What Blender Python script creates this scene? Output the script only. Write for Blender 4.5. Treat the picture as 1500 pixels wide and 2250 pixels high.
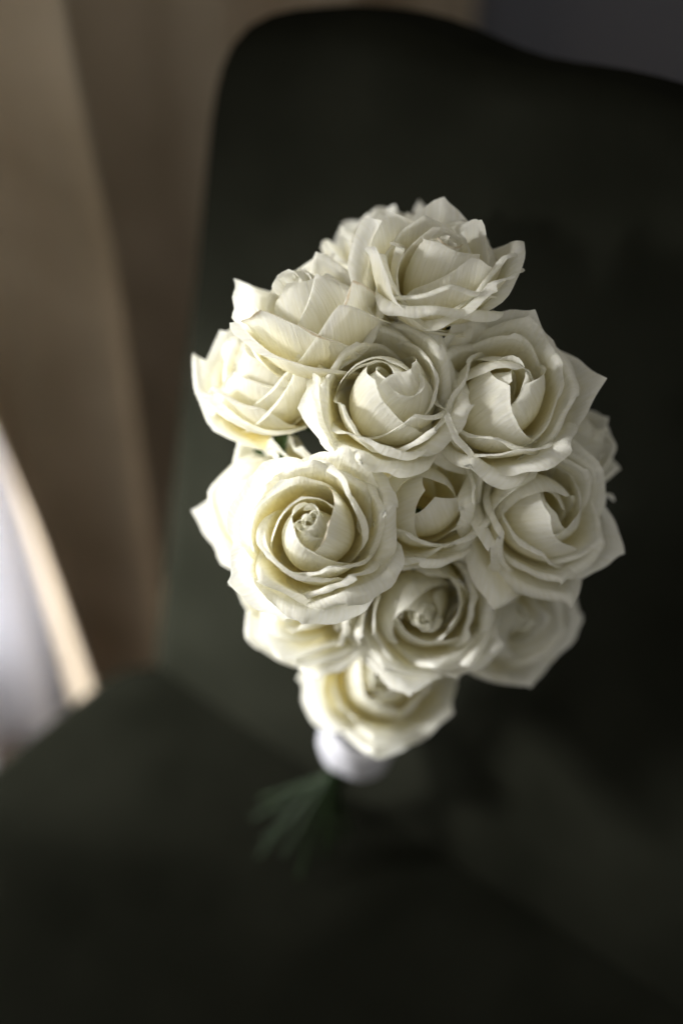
import bpy, bmesh, math, random
import numpy as np
from mathutils import Vector, Matrix

for o in list(bpy.data.objects):
    bpy.data.objects.remove(o, do_unlink=True)
SC = bpy.context.scene
COL = SC.collection

# ------------------------------------------------------------------ camera
PITCH = math.radians(42)
CAM = Vector((0, 0, 1.2))
RIGHT = Vector((1, 0, 0))
UP = Vector((0, math.sin(PITCH), math.cos(PITCH)))
FWD = Vector((0, math.cos(PITCH), -math.sin(PITCH)))
cam = bpy.data.cameras.new('camera')
camo = bpy.data.objects.new('camera', cam)
COL.objects.link(camo)
camo.location = CAM
camo.rotation_euler = (math.radians(90) - PITCH, 0, 0)
cam.sensor_fit = 'VERTICAL'
cam.sensor_height = 36
cam.sensor_width = 24
cam.lens = 50
cam.clip_start = 0.02
cam.clip_end = 50
cam.dof.use_dof = True
cam.dof.focus_distance = 0.635
cam.dof.aperture_fstop = 1.75
SC.camera = camo

def at(x, y, d):
    """a place in the room: the point of the photograph at a depth in metres"""
    return CAM + (FWD + RIGHT * ((x - 750) / 3125) + UP * ((1125 - y) / 3125)) * d

def cdir(r, u, t):
    return (RIGHT * r + UP * u - FWD * t).normalized()

# chair frame: corner of seat and backrest, along the back, away from the seat
P0 = Vector((-0.1205, 0.6862, 0.42))
E = Vector((0.7848, -0.6198, 0)).normalized()
N = Vector((0.6198, 0.7848, 0)).normalized()
Z = Vector((0, 0, 1))
def room(a, k, z):
    return Vector((P0.x, P0.y, 0)) + E * a + N * k + Z * z

# ------------------------------------------------------------------ world and light
w = bpy.data.worlds.new('World')
SC.world = w
w.use_nodes = True
bg = w.node_tree.nodes['Background']
bg.inputs[0].default_value = (1, 0.965, 0.90, 1)
bg.inputs[1].default_value = 0.33

def area(name, loc, target, sx, sy, power, col, spread=180):
    l = bpy.data.lights.new(name, 'AREA')
    l.shape = 'RECTANGLE'; l.size = sx; l.size_y = sy
    l.energy = power; l.color = col; l.spread = math.radians(spread)
    o = bpy.data.objects.new(name, l); COL.objects.link(o)
    o.location = loc
    d = Vector(target) - Vector(loc)
    o.rotation_euler = d.to_track_quat('-Z', 'Y').to_euler()
    return o
area('window_light', room(-1.15, -1.65, 1.53), room(0.15, -0.13, 0.70), 1.1, 0.5, 165.0, (1, 0.985, 0.96))
area('sky_light', room(-0.405, -0.24, 0.47), room(0.6, -0.20, 0.55), 0.72, 0.62, 13.5, (0.98, 0.985, 1))

SC.view_settings.view_transform = 'Standard'
SC.view_settings.look = 'None'
SC.view_settings.exposure = 0.6
SC.view_settings.gamma = 1
SC.cycles.use_denoising = True
try:
    SC.cycles.denoiser = 'OPENIMAGEDENOISE'
except Exception:
    pass
SC.cycles.max_bounces = 12
SC.cycles.diffuse_bounces = 6
SC.cycles.transmission_bounces = 8
SC.cycles.sample_clamp_indirect = 6

# ------------------------------------------------------------------ materials
def mat(name):
    m = bpy.data.materials.new(name); m.use_nodes = True
    nt = m.node_tree
    return m, nt, nt.nodes['Principled BSDF'], nt.nodes['Material Output']

def node(nt, kind, **kw):
    n = nt.nodes.new(kind)
    for k, v in kw.items(): setattr(n, k, v)
    return n

def ramp(nt, stops):
    r = node(nt, 'ShaderNodeValToRGB')
    e = r.color_ramp.elements
    while len(e) < len(stops): e.new(0.5)
    for x, (p, c) in zip(e, stops):
        x.position = p; x.color = (*c, 1)
    return r

def petal_material(name, browned=0.0):
    m, nt, bs, out = mat(name)
    uv = node(nt, 'ShaderNodeUVMap', uv_map='petal')
    sep = node(nt, 'ShaderNodeSeparateXYZ')
    nt.links.new(uv.outputs[0], sep.inputs[0])
    geo = node(nt, 'ShaderNodeNewGeometry')
    oi = node(nt, 'ShaderNodeObjectInfo')
    # cream at the petal's foot, white at its margin
    nz = node(nt, 'ShaderNodeTexNoise'); nz.inputs['Scale'].default_value = 3.2; nz.inputs['Detail'].default_value = 4
    nt.links.new(uv.outputs[0], nz.inputs['Vector'])
    mj = node(nt, 'ShaderNodeMath', operation='MULTIPLY_ADD')
    nt.links.new(nz.outputs['Fac'], mj.inputs[0]); mj.inputs[1].default_value = 0.22
    nt.links.new(sep.outputs[1], mj.inputs[2])
    rp = ramp(nt, [(0.15, (0.86, 0.74, 0.27)), (0.52, (0.925, 0.865, 0.56)), (0.82, (0.94, 0.915, 0.77)), (1.0, (0.935, 0.93, 0.87))])
    nt.links.new(mj.outputs[0], rp.inputs[0])
    col = rp.outputs[0]
    # veins run from foot to margin
    mp = node(nt, 'ShaderNodeMapping'); mp.inputs['Scale'].default_value = (26, 2.2, 1)
    nt.links.new(uv.outputs[0], mp.inputs[0])
    vn = node(nt, 'ShaderNodeTexNoise'); vn.inputs['Scale'].default_value = 1.6; vn.inputs['Detail'].default_value = 5; vn.inputs['Distortion'].default_value = 0.4
    nt.links.new(mp.outputs[0], vn.inputs['Vector'])
    vr = ramp(nt, [(0.35, (0.90, 0.89, 0.80)), (0.62, (1, 1, 1))])
    nt.links.new(vn.outputs['Fac'], vr.inputs[0])
    mx = node(nt, 'ShaderNodeMix', data_type='RGBA', blend_type='MULTIPLY'); mx.inputs[0].default_value = 0.6
    nt.links.new(col, mx.inputs[6]); nt.links.new(vr.outputs[0], mx.inputs[7])
    col = mx.outputs[2]
    # bruises and browned margin
    bn = node(nt, 'ShaderNodeTexNoise'); bn.inputs['Scale'].default_value = 7; bn.inputs['Detail'].default_value = 3
    tc = node(nt, 'ShaderNodeTexCoord')
    nt.links.new(uv.outputs[0], bn.inputs['Vector'])
    a = node(nt, 'ShaderNodeMath', operation='MULTIPLY_ADD')
    nt.links.new(bn.outputs['Fac'], a.inputs[0]); a.inputs[1].default_value = 0.12
    nt.links.new(sep.outputs[1], a.inputs[2])
    lo = 1.075 - 0.09 * browned
    br = node(nt, 'ShaderNodeMapRange'); br.inputs[1].default_value = lo; br.inputs[2].default_value = lo + 0.035; br.inputs[4].default_value = 0.35 + 0.4 * browned
    nt.links.new(a.outputs[0], br.inputs[0])
    mb = node(nt, 'ShaderNodeMix', data_type='RGBA')
    nt.links.new(br.outputs[0], mb.inputs[0]); nt.links.new(col, mb.inputs[6]); mb.inputs[7].default_value = (0.50, 0.34, 0.15, 1)
    col = mb.outputs[2]
    nt.links.new(col, bs.inputs['Base Color'])
    bs.inputs['Roughness'].default_value = 0.52
    bs.inputs['Specular IOR Level'].default_value = 0.28
    bs.inputs['Sheen Weight'].default_value = 0.08
    # relief: veins and fine cell grain
    gn = node(nt, 'ShaderNodeTexNoise'); gn.inputs['Scale'].default_value = 2600; gn.inputs['Detail'].default_value = 2
    nt.links.new(tc.outputs['Object'], gn.inputs['Vector'])
    wn = node(nt, 'ShaderNodeTexNoise'); wn.inputs['Scale'].default_value = 170; wn.inputs['Detail'].default_value = 3
    nt.links.new(tc.outputs['Object'], wn.inputs['Vector'])
    b0 = node(nt, 'ShaderNodeBump'); b0.inputs['Strength'].default_value = 0.16; b0.inputs['Distance'].default_value = 0.0006
    nt.links.new(gn.outputs['Fac'], b0.inputs['Height'])
    b1 = node(nt, 'ShaderNodeBump'); b1.inputs['Strength'].default_value = 0.5; b1.inputs['Distance'].default_value = 0.0010
    nt.links.new(vn.outputs['Fac'], b1.inputs['Height']); nt.links.new(b0.outputs[0], b1.inputs['Normal'])
    b2 = node(nt, 'ShaderNodeBump'); b2.inputs['Strength'].default_value = 0.35; b2.inputs['Distance'].default_value = 0.002
    nt.links.new(wn.outputs['Fac'], b2.inputs['Height']); nt.links.new(b1.outputs[0], b2.inputs['Normal'])
    nt.links.new(b2.outputs[0], bs.inputs['Normal'])
    tr = node(nt, 'ShaderNodeBsdfTranslucent')
    nt.links.new(col, tr.inputs[0]); nt.links.new(b1.outputs[0], tr.inputs['Normal'])
    ms = node(nt, 'ShaderNodeMixShader'); ms.inputs[0].default_value = 0.47
    nt.links.new(bs.outputs[0], ms.inputs[1]); nt.links.new(tr.outputs[0], ms.inputs[2])
    nt.links.new(ms.outputs[0], out.inputs[0])
    return m
M_PETAL = petal_material('white_petal')
M_BROWN = petal_material('browned_petal', 0.6)

def green(name, c0, c1, scale, trans=0.2):
    m, nt, bs, out = mat(name)
    tc = node(nt, 'ShaderNodeTexCoord')
    nz = node(nt, 'ShaderNodeTexNoise'); nz.inputs['Scale'].default_value = scale; nz.inputs['Detail'].default_value = 5
    nt.links.new(tc.outputs['Object'], nz.inputs['Vector'])
    r = ramp(nt, [(0.3, c0), (0.7, c1)])
    nt.links.new(nz.outputs['Fac'], r.inputs[0]); nt.links.new(r.outputs[0], bs.inputs['Base Color'])
    bs.inputs['Roughness'].default_value = 0.55; bs.inputs['Specular IOR Level'].default_value = 0.12
    b = node(nt, 'ShaderNodeBump'); b.inputs['Strength'].default_value = 0.3; b.inputs['Distance'].default_value = 0.001
    nt.links.new(nz.outputs['Fac'], b.inputs['Height']); nt.links.new(b.outputs[0], bs.inputs['Normal'])
    return m
M_LEAF = green('rose_leaf', (0.030, 0.055, 0.022), (0.07, 0.11, 0.045), 120)
M_STEM = green('rose_stem', (0.006, 0.014, 0.004), (0.015, 0.027, 0.008), 160)

def fabric(name, c0, c1, weave, nscale, rough=0.9, sheen=0.0, trans=0.0, bump=0.3, sheen_col=(1, 1, 1), bdist=0.0008):
    m, nt, bs, out = mat(name)
    tc = node(nt, 'ShaderNodeTexCoord')
    nz = node(nt, 'ShaderNodeTexNoise'); nz.inputs['Scale'].default_value = nscale; nz.inputs['Detail'].default_value = 6
    nt.links.new(tc.outputs['Object'], nz.inputs['Vector'])
    r = ramp(nt, [(0.3, c0), (0.7, c1)])
    nt.links.new(nz.outputs['Fac'], r.inputs[0]); nt.links.new(r.outputs[0], bs.inputs['Base Color'])
    bs.inputs['Roughness'].default_value = rough
    bs.inputs['Specular IOR Level'].default_value = 0.2
    bs.inputs['Sheen Weight'].default_value = sheen
    bs.inputs['Sheen Roughness'].default_value = 0.4
    bs.inputs['Sheen Tint'].default_value = (*sheen_col, 1)
    wv = node(nt, 'ShaderNodeTexNoise'); wv.inputs['Scale'].default_value = weave; wv.inputs['Detail'].default_value = 2
    nt.links.new(tc.outputs['Object'], wv.inputs['Vector'])
    b = node(nt, 'ShaderNodeBump'); b.inputs['Strength'].default_value = bump; b.inputs['Distance'].default_value = bdist
    nt.links.new(wv.outputs['Fac'], b.inputs['Height']); nt.links.new(b.outputs[0], bs.inputs['Normal'])
    if trans:
        tr = node(nt, 'ShaderNodeBsdfTranslucent'); nt.links.new(r.outputs[0], tr.inputs[0])
        ms = node(nt, 'ShaderNodeMixShader'); ms.inputs[0].default_value = trans
        nt.links.new(bs.outputs[0], ms.inputs[1]); nt.links.new(tr.outputs[0], ms.inputs[2])
        nt.links.new(ms.outputs[0], out.inputs[0])
    return m
M_VELVET = fabric('olive_velvet', (0.0080, 0.0085, 0.0060), (0.0130, 0.0136, 0.0098), 1500, 14, 0.9, 0.0, 0, 0.25)
M_VELVET.node_tree.nodes['Principled BSDF'].inputs['Specular IOR Level'].default_value = 0.0
M_CURTAIN = fabric('beige_curtain', (0.42, 0.345, 0.25), (0.58, 0.49, 0.375), 900, 9, 0.95, 0.1, 0.16, 0.5)
M_SHEER = fabric('sheer_white', (0.72, 0.72, 0.74), (0.78, 0.78, 0.80), 900, 9, 0.9, 0, 0.34, 0.3)
M_SATIN = fabric('white_satin', (0.46, 0.46, 0.50), (0.54, 0.54, 0.58), 700, 40, 0.38, 0.1, 0, 0.12)
M_WALL = fabric('grey_wall_paint', (0.140, 0.148, 0.178), (0.165, 0.173, 0.203), 220, 3, 0.9, 0, 0, 0.15, bdist=0.002)
M_FLOOR = fabric('dark_floor', (0.04, 0.03, 0.022), (0.07, 0.05, 0.036), 60, 4, 0.6, 0, 0, 0.1)
M_WOOD = fabric('dark_wood', (0.03, 0.018, 0.01), (0.06, 0.035, 0.02), 40, 20, 0.4, 0, 0, 0.1)

# ------------------------------------------------------------------ helpers
def link(name, me, m, parent=None):
    o = bpy.data.objects.new(name, me); COL.objects.link(o)
    if m: me.materials.append(m)
    if parent: o.parent = parent
    return o

def empty(name, loc=(0, 0, 0)):
    o = bpy.data.objects.new(name, None); COL.objects.link(o)
    o.location = loc; o.empty_display_size = 0.02
    return o

def tag(o, label, cat=None, group=None, kind=None):
    o['label'] = label
    if cat: o['category'] = cat
    if group: o['group'] = group
    if kind: o['kind'] = kind
    return o

def grid_mesh(name, P, uv=None, closed_u=False, smooth=True):
    """P: (rows, cols, 3)"""
    nv, nu, _ = P.shape
    idx = np.arange(nv * nu).reshape(nv, nu)
    if closed_u:
        nx = np.roll(idx, -1, axis=1)
        f = np.stack([idx[:-1], nx[:-1], nx[1:], idx[1:]], -1).reshape(-1, 4)
    else:
        f = np.stack([idx[:-1, :-1], idx[:-1, 1:], idx[1:, 1:], idx[1:, :-1]], -1).reshape(-1, 4)
    me = bpy.data.meshes.new(name)
    me.from_pydata(P.reshape(-1, 3).tolist(), [], f.tolist())
    if uv is not None:
        l = me.uv_layers.new(name='petal')
        flat = uv.reshape(-1, 2)[f.reshape(-1)]
        l.data.foreach_set('uv', flat.astype(np.float32).reshape(-1))
    if smooth:
        me.polygons.foreach_set('use_smooth', [True] * len(me.polygons))
    me.update()
    return me

def tube(pts, radii, n=8):
    """bmesh-free tube along points, as grid vertices"""
    pts = [Vector(p) for p in pts]
    rows = []
    up = Vector((0.3, 0.9, 0.2)).normalized()
    for i, p in enumerate(pts):
        t = (pts[min(i + 1, len(pts) - 1)] - pts[max(i - 1, 0)]).normalized()
        a = t.cross(up).normalized(); b = t.cross(a).normalized()
        rows.append([list(p + (a * math.cos(q) + b * math.sin(q)) * radii[i]) for q in np.linspace(0, 2 * math.pi, n, endpoint=False)])
    return np.array(rows)

# ------------------------------------------------------------------ the setting
def slab(name, pts, m, thick):
    bm = bmesh.new()
    vs = [bm.verts.new(p) for p in pts]
    f = bm.faces.new(vs)
    r = bmesh.ops.extrude_face_region(bm, geom=[f])
    nrm = thick
    for v in r['geom']:
        if isinstance(v, bmesh.types.BMVert): v.co += Vector(nrm)
    bmesh.ops.recalc_face_normals(bm, faces=bm.faces)
    me = bpy.data.meshes.new(name); bm.to_mesh(me); bm.free()
    o = link(name, me, m); o['kind'] = 'structure'
    return o
KW = 0.62
WA = -0.42      # the window wall, with the opening the light comes through
slab('wall', [room(WA, KW, -0.0), room(2.2, KW, 0), room(2.2, KW, 1.9), room(WA, KW, 1.9)], M_WALL, N * 0.08)
slab('floor', [room(WA, -1.9, 0), room(2.2, -1.9, 0), room(2.2, KW, 0), room(WA, KW, 0)], M_FLOOR, Z * -0.05)


def wall_with_window():
    k0, k1, z0, z1 = -1.7, 0.42, 0.2, 1.58
    bm = bmesh.new()
    def box(ka, kb, za, zb):
        ps = [room(WA - d, k, z) for d in (0, 0.1) for k, z in ((ka, za), (kb, za), (kb, zb), (ka, zb))]
        v = [bm.verts.new(p) for p in ps]
        for q in ((0, 1, 2, 3), (7, 6, 5, 4), (0, 4, 5, 1), (1, 5, 6, 2), (2, 6, 7, 3), (3, 7, 4, 0)): bm.faces.new([v[i] for i in q])
    box(-1.9, k0, 0, 1.9); box(k1, KW, 0, 1.9); box(k0, k1, 0, z0); box(k0, k1, z1, 1.9)
    me = bpy.data.meshes.new('window_wall'); bm.to_mesh(me); bm.free()
    link('window_wall', me, M_WALL)['kind'] = 'structure'
wall_with_window()

# ------------------------------------------------------------------ curtain
def curtain(name, edge, k1, a0, zs, folds, amp, m, seed, label, group=None, phase=0.0, kb=0.03):
    """edge: (z, k) points of the leading edge, low to high"""
    rnd = np.random.RandomState(seed)
    ns, nz_ = 260, 60
    s = np.linspace(0, 1, ns)
    ph = rnd.uniform(0, 6.28, 6)
    ez, ek = [p[0] for p in edge], [p[1] for p in edge]
    P = np.zeros((nz_, ns, 3))
    fr = 2 * math.pi * folds
    for j, zf in enumerate(np.linspace(0, 1, nz_)):
        z = zs[0] + (zs[1] - zs[0]) * zf
        ss = s + 0.02 * np.sin(2 * math.pi * 1.3 * s + ph[0]) + 0.006 * np.sin(2 * math.pi * 3.1 * s + ph[1] + zf * 0.7)
        wv = np.sin(fr * ss + phase)
        wv = np.sign(wv) * np.abs(wv) ** 0.7
        am = amp * (1 + 0.30 * np.sin(2 * math.pi * 2.1 * s + ph[3]))
        k0 = np.interp(z, ez, ek)
        k = kb + (k1 - kb) * s + (k0 - kb) * (1 - s) ** 16 + 0.3 * am * np.cos(fr * ss + phase)
        a = a0 + am * wv + 0.004 * np.sin(fr * 2.3 * ss + ph[4] + zf * 2) + 0.01 * np.sin(3 * zf + ph[5] + 4 * s)
        for i in range(ns):
            P[j, i] = room(a[i], k[i], z)
    o = link(name, grid_mesh(name, P), m)
    tag(o, label, 'curtain', group)
    md = o.modifiers.new('thickness', 'SOLIDIFY'); md.thickness = 0.0015
    return o
curtain('curtain', [(0.02, 0.085), (0.15, 0.07), (0.45, 0.035), (0.66, 0.0), (0.82, -0.25), (0.90, -0.33), (1.0, -0.39), (1.09, -0.46), (1.18, -0.56), (1.3, -0.7), (1.42, -1.0), (1.75, -1.6)], 0.612, -0.20, (0.02, 1.75), 4.6, 0.050, M_CURTAIN, 4, 'beige linen curtain hanging in deep folds beside the chair', phase=2.6)
curtain('curtain', [(0.02, -0.30), (0.55, -0.32), (0.66, -0.36), (0.74, -0.46), (0.79, -0.55), (0.86, -0.66), (0.91, -0.80), (1.0, -1.1), (1.75, -1.4)], -1.75, -0.20, (0.02, 1.75), 9, 0.04, M_CURTAIN, 5, 'added beige linen curtain panel out of view, blocking light from the seat', phase=0.4, kb=-0.30)  # added panel, never in view: its sloped edge keeps window light off the seat
curtain('sheer_curtain', [(0.02, -0.14), (1.75, -0.14)], 0.20, -0.30, (0.02, 1.75), 4, 0.030, M_SHEER, 7, 'bright white sheer curtain in the window behind the beige curtain')

# ------------------------------------------------------------------ chair
REC = 0.26
chair = empty('chair', room(0.35, -0.28, 0))
tag(chair, 'dark olive green upholstered chair with upright back, the bouquet standing on it', 'chair')
CI = Matrix.Translation(-chair.location)

def chair_part(name, me, m, parent=chair):
    me.transform(CI if parent is chair else Matrix.Identity(4))
    return link(name, me, m, parent)

def rounded_slab(outline, to_world, thick, rad, crown, name):
    """an upholstered panel: outline (list of 2D points, ccw), padded towards +w"""
    pts = np.array(outline, float)
    # resample
    seg = np.roll(pts, -1, 0) - pts
    ln = np.hypot(seg[:, 0], seg[:, 1]); cum = np.concatenate([[0], np.cumsum(ln)])
    n = 160
    q = np.linspace(0, cum[-1], n, endpoint=False)
    rs = []
    for d in q:
        i = min(np.searchsorted(cum, d, 'right') - 1, len(pts) - 1)
        rs.append(pts[i] + seg[i] * (d - cum[i]) / max(ln[i], 1e-9))
    rs = np.array(rs)
    for _ in range(3): rs = 0.5 * rs + 0.25 * (np.roll(rs, 1, 0) + np.roll(rs, -1, 0))
    t = np.roll(rs, -1, 0) - np.roll(rs, 1, 0); t /= np.linalg.norm(t, axis=1)[:, None]
    inn = np.stack([-t[:, 1], t[:, 0]], 1)
    c = rs.mean(0)
    rows = []
    def ring(pp, wv):
        rows.append([list(to_world(p[0], p[1], wv)) for p in pp])
    m = 8
    # back face to front face
    for s in (0.02, 0.3, 0.6, 0.9): ring(c + (rs + inn * rad - c) * s, -thick)
    for i in range(m + 1):
        an = i / m * math.pi / 2
        ring(rs + inn * rad * (1 - math.sin(an)), -thick + rad * (1 - math.cos(an)))
    for i in range(m + 1):
        an = i / m * math.pi / 2
        ring(rs + inn * rad * (1 - math.cos(an)), -rad + rad * math.sin(an))
    base = rs + inn * rad
    for s in np.linspace(0.985, 0.02, 22):
        ring(c + (base - c) * s, crown * (1 - s ** 4))
    P = np.array(rows)
    me = grid_mesh(name, P, closed_u=True)
    bm = bmesh.new(); bm.from_mesh(me)
    bm.verts.ensure_lookup_table()
    bm.faces.new([bm.verts[i] for i in range(160)][::-1])
    k = (len(rows) - 1) * 160
    bm.faces.new([bm.verts[k + i] for i in range(160)])
    bmesh.ops.recalc_face_normals(bm, faces=bm.faces)
    bm.to_mesh(me); bm.free()
    me.polygons.foreach_set('use_smooth', [True] * len(me.polygons))
    return me

def back_w(a, h, wv):
    bow = 0.0
    return P0 + E * a + (Z + N * REC) * h - (N - Z * REC).normalized() * (wv - bow)
top = [(-0.035, 0.30), (-0.037, 0.40), (-0.033, 0.432), (-0.018, 0.449), (0.012, 0.460), (0.045, 0.467), (0.087, 0.472), (0.111, 0.471), (0.132, 0.466),
       (0.149, 0.464), (0.168, 0.467), (0.19, 0.472), (0.211, 0.474), (0.26, 0.474), (0.34, 0.476), (0.42, 0.474), (0.52, 0.474), (0.56, 0.464), (0.585, 0.472),
       (0.62, 0.472), (0.69, 0.46), (0.72, 0.44), (0.727, 0.40), (0.725, 0.30)]
outline = [(-0.030, -0.10)] + [(0.722, -0.10)] + top[::-1]
chair_part('backrest', rounded_slab(outline, back_w, 0.075, 0.022, 0.006, 'backrest'), M_VELVET)

def seat_w(a, b, wv):
    return Vector((P0.x, P0.y, 0)) + E * a - N * b + Z * (0.42 + wv)
seat_out = [(-0.012, 0.014), (0.70, 0.014), (0.70, 0.52), (0.69, 0.55), (0.66, 0.565), (0.35, 0.575), (0.03, 0.565), (0.0, 0.55), (-0.012, 0.52)][::-1]
chair_part('seat', rounded_slab([(a, b) for a, b in seat_out], seat_w, 0.12, 0.028, 0.010, 'seat'), M_VELVET)
for a, b in ((0.04, 0.04), (0.65, 0.04), (0.05, 0.51), (0.64, 0.51)):
    top_ = room(a, -b, 0.305); bot = room(a + (0.02 if a > .3 else -0.02), -b + (0.03 if b < .2 else -0.01), 0.0)
    P = tube([top_, top_.lerp(bot, 0.5), bot], [0.022, 0.018, 0.013], 12)
    chair_part('leg', grid_mesh('leg', P, closed_u=True), M_WOOD)

# ------------------------------------------------------------------ roses
def smax(a, b, k):
    return 0.5 * (a + b + np.sqrt((a - b) ** 2 + k * k))

def profile(rb, L, th0, th1, th2, r0=0.04, late=1.0):
    n = 140
    T = np.linspace(0, L * 1.15, n)
    tb = rb / 0.62
    f = np.clip(T / tb, 0, 1)
    ang = th0 + (th1 - th0) * (f * f * (3 - 2 * f) * 0.5 + f * 0.5)
    g = np.clip((T - tb) / max(L - tb, 0.1), 0, 1.3) ** late
    ang = np.where(T > tb, th1 + (th2 - th1) * g, ang)
    ang = np.radians(ang)
    dt = T[1] - T[0]
    r = r0 + np.concatenate([[0], np.cumsum(np.cos(ang[:-1]) * dt)])
    z = np.concatenate([[0], np.cumsum(np.sin(ang[:-1]) * dt)])
    return T, np.maximum(r, 0.012), z, ang

def petal_grid(rb, L, W, th2, m, rollang, alpha, kappa, phi, stag, rnd, th0=12, th1=90, late=1.0, nu=25, nv=30, wob=1.0, lift=0.0, asym=0.0, mR=None, roll2=None, twist=0.0):
    """one petal: an outline in the flat, its two upper margins rolled back, then bent on to the cup of its whorl"""
    u = np.linspace(-1, 1, nu)[None, :].repeat(nv, 0)
    vv = np.linspace(0, 1, nv) ** 0.85
    v = vv[:, None].repeat(nu, 1)
    mR = m if mR is None else mR
    al, ar = math.radians(alpha * (1 - asym)), math.radians(alpha * (1 + asym))
    wd = W * (0.26 + 0.74 * np.sin(np.clip(v / 0.72, 0, 1) * math.pi / 2))
    ta = np.where(u < 0, math.tan(al), math.tan(ar))
    Tu = L - ta * np.abs(u) * W * 0.92 - 0.22 * L * np.abs(u) ** 7
    p1, p2, p3 = rnd.uniform(0, 6.28, 3)
    Tu = Tu + wob * L * (0.010 * np.sin(7 * u + p1) + 0.006 * np.sin(17 * u + p2))
    Tu = np.maximum(Tu, 0.35 * L)
    s = u * wd
    t = v * Tu
    # fold lines meeting in the tip
    mm = np.where(s < 0, m, mR)
    Lf = L - 0.5 * (m + mR)
    kf = 0.05
    dl = -s * math.sin(al) + (t - (L - m)) * math.cos(al)
    dr = s * math.sin(ar) + (t - (L - mR)) * math.cos(ar)
    d = smax(dl, dr, kf)
    wl = 1 / (1 + np.exp(-(dl - dr) / (kf * 0.6)))
    nx = -math.sin(al) * wl + math.sin(ar) * (1 - wl)
    ny = math.cos(al) * wl + math.cos(ar) * (1 - wl)
    nn = np.sqrt(nx * nx + ny * ny); nx /= nn; ny /= nn
    ra = rollang if roll2 is None else np.where(s < 0, rollang, roll2)
    rho = np.maximum(0.5 * (m + mR), 0.02) / ra
    rho = rho * (1 + 0.25 * np.sin(3.1 * u + p3))
    dp = np.maximum(d, 0)
    q = dp / rho
    shift = np.where(d > 0, rho * np.sin(q) - dp, 0)
    h = np.where(d > 0, rho * (1 - np.cos(q)) * (1 + 0.12 * q), 0)
    s2 = s + nx * shift
    t2 = t + ny * shift
    # slow bend before the fold, waves and creases
    pre = np.clip((d + 0.35) / 0.35, 0, 1)
    h = h + 0.018 * pre ** 2 * (d <= 0) + 0.018 * (d > 0)
    c1, c2, c3, c4 = rnd.uniform(0, 6.28, 4)
    h = h + wob * (0.022 * v ** 2 * np.sin(4.2 * u + c1 + 1.5 * v) + 0.012 * v * np.sin(8.5 * u + c2 + 3 * v) + 0.008 * v ** 5 * np.sin(19 * u + c1) + 0.006 * np.sin(5 * v * math.pi + c3 + 6 * u) * v + 0.010 * np.exp(-((u - 0.25 * math.sin(c4)) / 0.10) ** 2) * v)
    h = h + stag * s2 + twist * s2 * t2
    T, r, z, ang = profile(rb, L, th0, th1, th2, late=late)
    rr = np.interp(t2, T, r); zz = np.interp(t2, T, z); aa = np.interp(t2, T, ang)
    rc = np.maximum(rr, 0.62 * rb) * kappa
    an = s2 / rc
    x = rr - rc * (1 - np.cos(an)); y = rc * np.sin(an)
    x = x + h * np.sin(aa) * np.cos(an); y = y + h * np.sin(aa) * np.sin(an); zz = zz - h * np.cos(aa) + lift
    cp, sp = math.cos(phi), math.sin(phi)
    P = np.stack([x * cp - y * sp, x * sp + y * cp, zz], -1)
    uv = np.stack([(u + 1) / 2, v], -1)
    return P, uv

# whorls from the heart outwards: bulge radius, length, half width, lean of the tip, margin rolled back, roll, tip angle, flatness
WHORLS = [
    dict(n=1, rb=0.10, L=1.50, W=0.36, th2=98, m=0.01, ra=0.3, al=20, ka=1.0, st=0.16, j=3, th1=90),
    dict(n=3, rb=0.26, L=1.60, W=0.50, th2=120, m=0.015, ra=0.5, al=30, ka=1.0, st=0.14, j=7, th1=90),
    dict(n=3, rb=0.48, L=1.72, W=0.90, th2=126, m=0.03, ra=1.1, al=36, ka=1.05, st=0.14, j=10, th1=90),
    dict(n=4, rb=0.65, L=1.72, W=0.92, th2=110, m=0.08, ra=2.6, al=38, ka=1.15, st=0.12, j=11, th1=90),
    dict(n=5, rb=0.80, L=1.72, W=0.94, th2=84, m=0.15, ra=3.6, al=40, ka=1.30, st=0.10, j=15, th1=90),
    dict(n=5, rb=0.92, L=1.74, W=1.00, th2=60, m=0.20, ra=3.9, al=42, ka=1.45, st=0.09, j=20, th1=86),
]
DOME = dict(n=3, rb=0.53, L=1.86, W=1.22, th2=148, m=0.03, ra=0.9, al=38, ka=1.05, st=0.15, j=9, th1=90)
CLOSED = [dict(DOME, n=2, rb=0.44, L=1.72), DOME, dict(WHORLS[3], rb=0.70, th2=114), dict(WHORLS[4], rb=0.84), WHORLS[5]]
LIGHT_WHORLS = [WHORLS[0], dict(WHORLS[1], n=2), WHORLS[2], dict(WHORLS[3], n=3), dict(WHORLS[4], n=4), dict(WHORLS[5], n=5)]
LIGHT_CLOSED = [DOME, dict(WHORLS[3], n=3, rb=0.70, th2=112), dict(WHORLS[4], n=4, rb=0.84), WHORLS[5]]
BIND = Vector((0, 0, 0))

bouquet = empty('bouquet')
tag(bouquet, 'round bouquet of white roses bound with white ribbon, standing on the chair seat', 'bouquet')

def frame(axis, roll):
    z = Vector(axis).normalized()
    x = RIGHT - z * RIGHT.dot(z); x.normalize()
    y = z.cross(x)
    c, s = math.cos(roll), math.sin(roll)
    return Matrix((x * c + y * s, y * c - x * s, z)).transposed()

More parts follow.
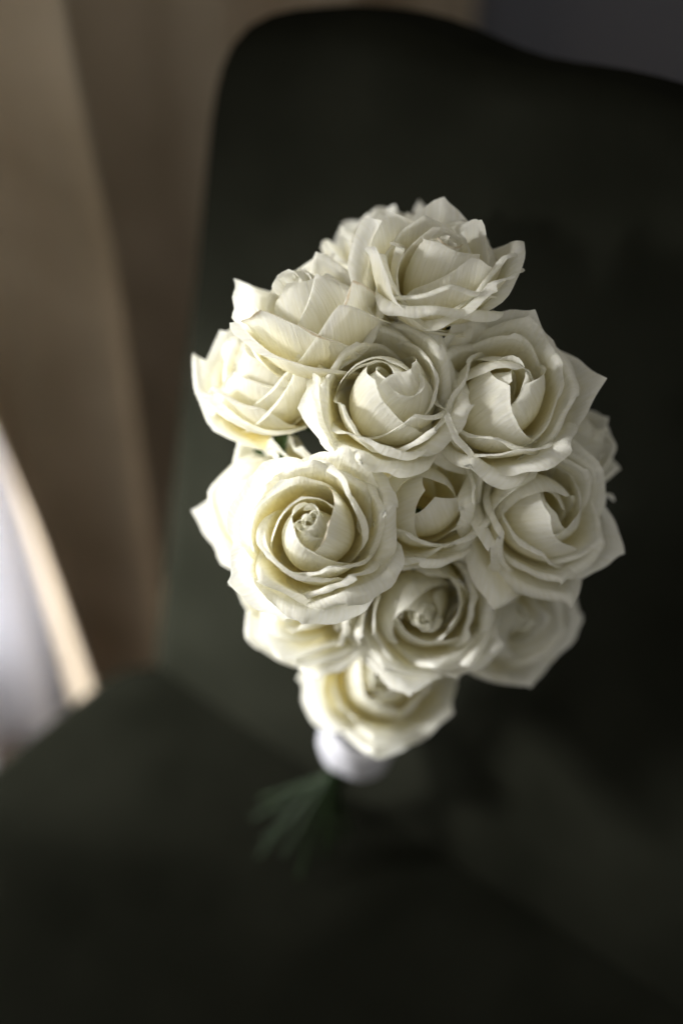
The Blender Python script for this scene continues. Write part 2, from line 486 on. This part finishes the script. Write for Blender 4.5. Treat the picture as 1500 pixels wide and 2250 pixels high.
NPET = 0
def rose(px, py, d, axis, size, roll, seed, label, whorls=WHORLS, open_=0.0, scale=(1, 1), brown=0.05, outer=None):
    """a rose whose heart stands at (px, py, depth), facing axis (right, up, towards the viewer)"""
    global NPET
    rnd = np.random.RandomState(seed)
    ax = cdir(*axis)
    R = frame(ax, math.radians(roll))
    base = at(px, py, d) - ax * (1.30 * size)
    # receptacle with sepals
    bm = bmesh.new()
    prof = [(0.02, -0.42), (0.10, -0.40), (0.15, -0.28), (0.20, -0.14), (0.19, -0.02), (0.10, 0.05), (0.02, 0.06)]
    rings = []
    for r, z in prof:
        rings.append([bm.verts.new((r * math.cos(q), r * math.sin(q), z)) for q in np.linspace(0, 2 * math.pi, 14, endpoint=False)])
    for a, b in zip(rings, rings[1:]):
        for i in range(14): bm.faces.new((a[i], a[(i + 1) % 14], b[(i + 1) % 14], b[i]))
    bm.faces.new(rings[0][::-1]); bm.faces.new(rings[-1])
    for i in range(5):
        q = i * 2 * math.pi / 5 + 0.3
        ws = [(0.20, -0.10, 0.10), (0.34, -0.12, 0.13), (0.52, -0.20, 0.10), (0.70, -0.36, 0.05), (0.80, -0.52, 0.008)]
        prev = None
        for r, z, hw in ws:
            l = bm.verts.new((r * math.cos(q) - hw * math.sin(q), r * math.sin(q) + hw * math.cos(q), z + 0.02))
            mid = bm.verts.new((r * math.cos(q), r * math.sin(q), z - 0.02))
            rr = bm.verts.new((r * math.cos(q) + hw * math.sin(q), r * math.sin(q) - hw * math.cos(q), z + 0.02))
            if prev:
                bm.faces.new((prev[0], prev[1], mid, l)); bm.faces.new((prev[1], prev[2], rr, mid))
            prev = (l, mid, rr)
    bm.transform(Matrix.Scale(size, 4))
    me = bpy.data.meshes.new('rose'); bm.to_mesh(me); bm.free()
    me.polygons.foreach_set('use_smooth', [True] * len(me.polygons))
    o = link('rose', me, M_LEAF, bouquet)
    MW = Matrix.Translation(base) @ R.to_4x4()
    o.matrix_local = MW
    o['label'] = label
    ph0 = rnd.uniform(0, 6.28)
    wq = rnd.uniform(0, 6.28, 6); wa = rnd.uniform(0.03, 0.07, 3); bend = rnd.uniform(-0.07, 0.07, 2); ell = rnd.uniform(-0.05, 0.05)
    def add(P, uv):
        global NPET
        x, y, z = P[..., 0].copy(), P[..., 1].copy(), P[..., 2].copy()
        hz = np.clip(z, 0, 2) ** 2 * 0.5
        P[..., 0] = x * (1 + ell) + wa[0] * np.sin(2.3 * y + 1.7 * z + wq[0]) * hz + bend[0] * hz
        P[..., 1] = y * (1 - ell) + wa[1] * np.sin(2.6 * x + 1.4 * z + wq[1]) * hz + bend[1] * hz
        P[..., 2] = z + wa[2] * np.sin(2.2 * x - 1.9 * y + wq[2]) * np.clip(z, 0, 1)
        me = grid_mesh('petal', P * size, uv)
        p = link('petal', me, M_BROWN if rnd.rand() < brown else M_PETAL, o)
        NPET += 1
    nw = len(whorls)
    for wi, wh in enumerate(whorls):
        if outer and wi == nw - 1: break
        ph0 += rnd.uniform(0.5, 1.1)
        f = wi / (nw - 1)
        for i in range(wh['n']):
            j = lambda s: rnd.uniform(-s, s)
            flat = 0.4 if (wi > nw - 4 and rnd.rand() < 0.35) else 1.0
            phi = ph0 + (i + j(0.12)) * 2 * math.pi / wh['n']
            P, uv = petal_grid(wh['rb'] * (1 + j(0.05)), wh['L'] * (1 + j(0.04)), wh['W'] * (1 + j(0.08)),
                               wh['th2'] - open_ * (0.2 + f * f) + j(wh['j']), wh['m'] * (1 + j(0.35)), wh['ra'] * flat * (1 + j(0.2)), wh['al'] * (1 + j(0.25)),
                               wh['ka'] * (1 + j(0.06)), phi, wh['st'], rnd, th1=wh['th1'], asym=j(0.35), mR=wh['m'] * (1 + j(0.35)), roll2=wh['ra'] * flat * (1 + j(0.25)),
                               wob=0.4 + 0.9 * f, twist=j(0.04) * f)
            add(P, uv)
    for ph, th2, ra, ra2, m, al, asym, L in (outer or ()):   # outer petals as they lie in the photograph
        wh = whorls[-1]
        P, uv = petal_grid(0.93 * (1 + rnd.uniform(-.03, .03)), L, 0.98, th2, m, ra, al, 1.4, math.radians(ph - roll), 0.09, rnd, th1=min(88, th2 + 28), asym=asym, roll2=ra2, wob=1.2, nu=29, nv=34)
        add(P, uv)
    ROSES.append((o, base, ax, size, MW))
    return o
ROSES = []
S = 0.0315
rose(962, 520, 0.636, (0.03, 0.70, 0.71), S * 1.05, 20, 11, 'white rose at the crown of the bouquet, facing upwards',
     outer=[(268, 76, 3.6, 3.2, 0.24, 20, 0.2, 1.62), (310, 70, 3.4, 1.2, 0.25, 30, -0.3, 1.66), (212, 74, 1.0, 0.7, 0.2, 46, 0.1, 1.95), (155, 62, 1.2, 2.5, 0.2, 42, 0, 1.8), (5, 58, 3, 2.6, 0.24, 38, 0, 1.75), (85, 72, 0.8, 0.8, 0.16, 44, 0.1, 1.85)])
rose(832, 478, 0.700, (-0.22, 0.80, 0.42), S * 1.0, 70, 12, 'white rose mostly hidden behind the crown rose', LIGHT_WHORLS)
rose(655, 610, 0.650, (-0.26, 0.82, 0.52), S * 1.15, 40, 13, 'white rose between the crown rose and the bud on the window side', LIGHT_WHORLS, open_=-18, brown=0.18)
rose(556, 765, 0.668, (-0.30, 0.72, 0.60), S * 1.02, 100, 14, 'half open white rose bud sticking out on the window side', LIGHT_CLOSED, open_=-40, brown=0.18)
rose(845, 835, 0.628, (-0.04, 0.30, 0.94), S * 1.02, 15, 15, 'white rose with a domed closed heart in the middle of the upper half', CLOSED,
     outer=[(194, 48, 0.8, 0.9, 0.14, 44, 0, 1.86), (186, 62, 1.0, 0.8, 0.16, 40, 0.1, 1.78), (122, 60, 1.0, 2.4, 0.18, 46, 0.1, 1.84), (55, 74, 3.2, 2.6, 0.22, 34, 0, 1.74), (345, 82, 3.0, 3.2, 0.24, 32, 0.2, 1.7), (252, 56, 2.8, 3.2, 0.24, 34, -0.1, 1.72)])
rose(1115, 840, 0.635, (0.14, 0.30, 0.93), S * 1.10, 50, 16, 'large white rose on the shaded side with upright outer petals', CLOSED,
     outer=[(186, 84, 3.4, 3.0, 0.3, 40, 0.2, 1.74), (132, 58, 1.6, 2.2, 0.22, 48, 0.1, 1.9), (72, 62, 0.8, 0.9, 0.18, 40, 0, 1.84), (8, 40, 0.7, 0.6, 0.16, 46, 0, 1.88), (312, 56, 2.0, 1.0, 0.22, 36, 0.2, 1.78), (248, 72, 4.0, 3.6, 0.28, 42, -0.2, 1.7)])
rose(935, 1080, 0.648, (0.05, 0.28, 0.95), S * 0.95, 35, 17, 'small white rose pressed in below the middle rose', LIGHT_CLOSED, open_=-10)
rose(685, 1160, 0.622, (-0.06, 0.14, 0.98), S * 1.08, 10, 18, 'largest wide open white rose with a spiral heart, low on the window side',
     outer=[(262, 52, 3.8, 3.6, 0.26, 18, 0.3, 1.66), (292, 60, 3.8, 3.4, 0.25, 22, -0.3, 1.7), (16, 62, 2.4, 3.2, 0.24, 44, 0, 1.8), (68, 64, 1.2, 0.9, 0.18, 42, 0.1, 1.78), (140, 56, 2.0, 1.2, 0.2, 38, 0, 1.76), (214, 50, 1.2, 2.6, 0.22, 42, -0.1, 1.8)])
rose(545, 1095, 0.675, (-0.58, 0.22, 0.77), S * 1.05, 60, 19, 'blurred white rose behind the largest rose on the window side', LIGHT_WHORLS)
rose(1235, 1120, 0.655, (0.42, 0.02, 0.90), S * 1.05, 120, 20, 'shaded white rose below the large one, facing away from the window', CLOSED, open_=12,
     outer=[(178, 40, 3.8, 3.6, 0.36, 46, 0.1, 1.86), (205, 58, 3.4, 3.8, 0.34, 48, 0, 1.82), (238, 18, 3.4, 3.2, 0.34, 50, 0, 1.95), (280, 40, 3.6, 1.2, 0.28, 42, 0.1, 1.84), (335, 42, 1.0, 1.2, 0.2, 42, 0, 1.8), (40, 66, 1.4, 1.2, 0.2, 36, 0, 1.74), (110, 70, 1.2, 2.4, 0.2, 36, 0, 1.72)])
rose(1320, 960, 0.690, (0.80, 0.25, 0.45), S * 0.9, 30, 21, 'white rose peeking out behind the large shaded rose', LIGHT_WHORLS)
rose(945, 1350, 0.680, (0.06, -0.12, 0.98), S * 1.2, 0, 22, 'dim wide open white rose in the lower half of the bouquet', open_=8)
rose(630, 1335, 0.690, (-0.46, -0.2, 0.84), S * 1.08, 150, 23, 'white rose tucked under the largest rose', LIGHT_WHORLS)
rose(838, 1480, 0.738, (0.0, 0.04, 0.98), S * 1.28, 33, 24, 'lowest white rose, just above the ribbon', LIGHT_WHORLS)
rose(1130, 1365, 0.715, (0.36, -0.2, 0.87), S * 1.18, 77, 25, 'dark white rose at the lower shaded edge of the bouquet', LIGHT_WHORLS)
print('petals', NPET)

# ------------------------------------------------------------------ stems, ribbon, leaves
B0 = at(797, 1586, 0.850)           # binding point, top of the ribbon
FOOT = at(715, 1835, 0.914)
AXIS = (FOOT - B0).normalized()
rs = random.Random(3)
for i, (o, base, ax, size, MW) in enumerate(ROSES):
    q = i * 2.4
    rad = 0.016 * math.sqrt((i + 0.5) / len(ROSES))
    side = Vector((math.cos(q), math.sin(q), 0))
    b0 = B0 + side * rad - AXIS * 0.03
    b1 = B0 + side * rad + AXIS * 0.03
    flare = Vector((math.cos(q + 2.6), math.sin(q + 2.6), 0))
    end = FOOT + flare * (0.012 + 1.4 * rad) + Vector((-0.018, 0.002, 0.0)) - Z * rs.uniform(-0.012, 0.004)
    s0 = base - ax * 0.40 * size
    pts = []
    ctrl = s0 - ax * 0.05
    for t in np.linspace(0, 1, 9):
        pts.append(s0.lerp(ctrl, t).lerp(ctrl.lerp(b0, t), t))
    pts += [b1, b1.lerp(end, 0.35), b1.lerp(end, 0.7), end]
    P = tube(pts, [0.0015] * len(pts), 8)
    me = grid_mesh('stem', P, closed_u=True)
    me.transform(MW.inverted())
    link('stem', me, M_STEM, o)

# ribbon: overlapping turns of satin round the stems
up_ = -AXIS
xa = AXIS.cross(Vector((0, 1, 0))).normalized(); ya = AXIS.cross(xa).normalized()
for k in range(3):
    rows = []
    z0 = k * 0.0085
    rad = 0.0228 - 0.0012 * k * 0.6 + (0.0006 if k % 2 else 0)
    prof = [(0.0, -0.0018), (0.0006, 0.0002), (0.004, 0.0008), (0.0078, 0.0006), (0.0098, 0.0002), (0.0103, -0.0012)]
    for zz, dr in prof:
        row = []
        for q in np.linspace(0, 2 * math.pi, 64, endpoint=False):
            tilt = 0.0022 * math.sin(q + 0.7 * k) + 0.0005 * math.sin(5 * q + k)
            r = rad + dr + 0.0004 * math.sin(7 * q + 2 * k)
            row.append(list(B0 + AXIS * (z0 + zz + tilt) + (xa * math.cos(q) + ya * math.sin(q)) * r))
        rows.append(row)
    link('ribbon', grid_mesh('ribbon', np.array(rows), closed_u=True), M_SATIN, bouquet)

def leaf(loc, direction, normal, ln, wd):
    d = Vector(direction).normalized(); n = Vector(normal); n = (n - d * n.dot(d)).normalized(); s = d.cross(n)
    rows = []
    for t in np.linspace(0, 1, 15):
        hw = wd * math.sin(math.pi * t ** 0.8) ** 0.9 + 0.0002
        row = []
        for u in np.linspace(-1, 1, 9):
            ser = 1 + 0.06 * math.sin(t * 60)
            p = Vector(loc) + d * ln * t + s * hw * u * ser + n * (0.25 * wd * abs(u) - 0.18 * ln * t * t + 0.05 * wd * math.sin(9 * t + 2 * u))
            row.append(list(p))
        rows.append(row)
    link('leaf', grid_mesh('leaf', np.array(rows)), M_LEAF, bouquet)
for x, y, d, dr, nm, ln, wd in [
    (640, 1000, 0.70, (-0.6, 0.5, 0.1), (-0.3, 0.2, 0.9), 0.035, 0.010),
    (1010, 1290, 0.72, (0.3, -0.5, 0.0), (0.2, 0.2, 0.9), 0.04, 0.012),
    (990, 760, 0.71, (0.2, -0.4, 0.1), (0, 0.3, 0.9), 0.04, 0.012)]:
    leaf(at(x, y, d), cdir(*dr), cdir(*nm), ln, wd)
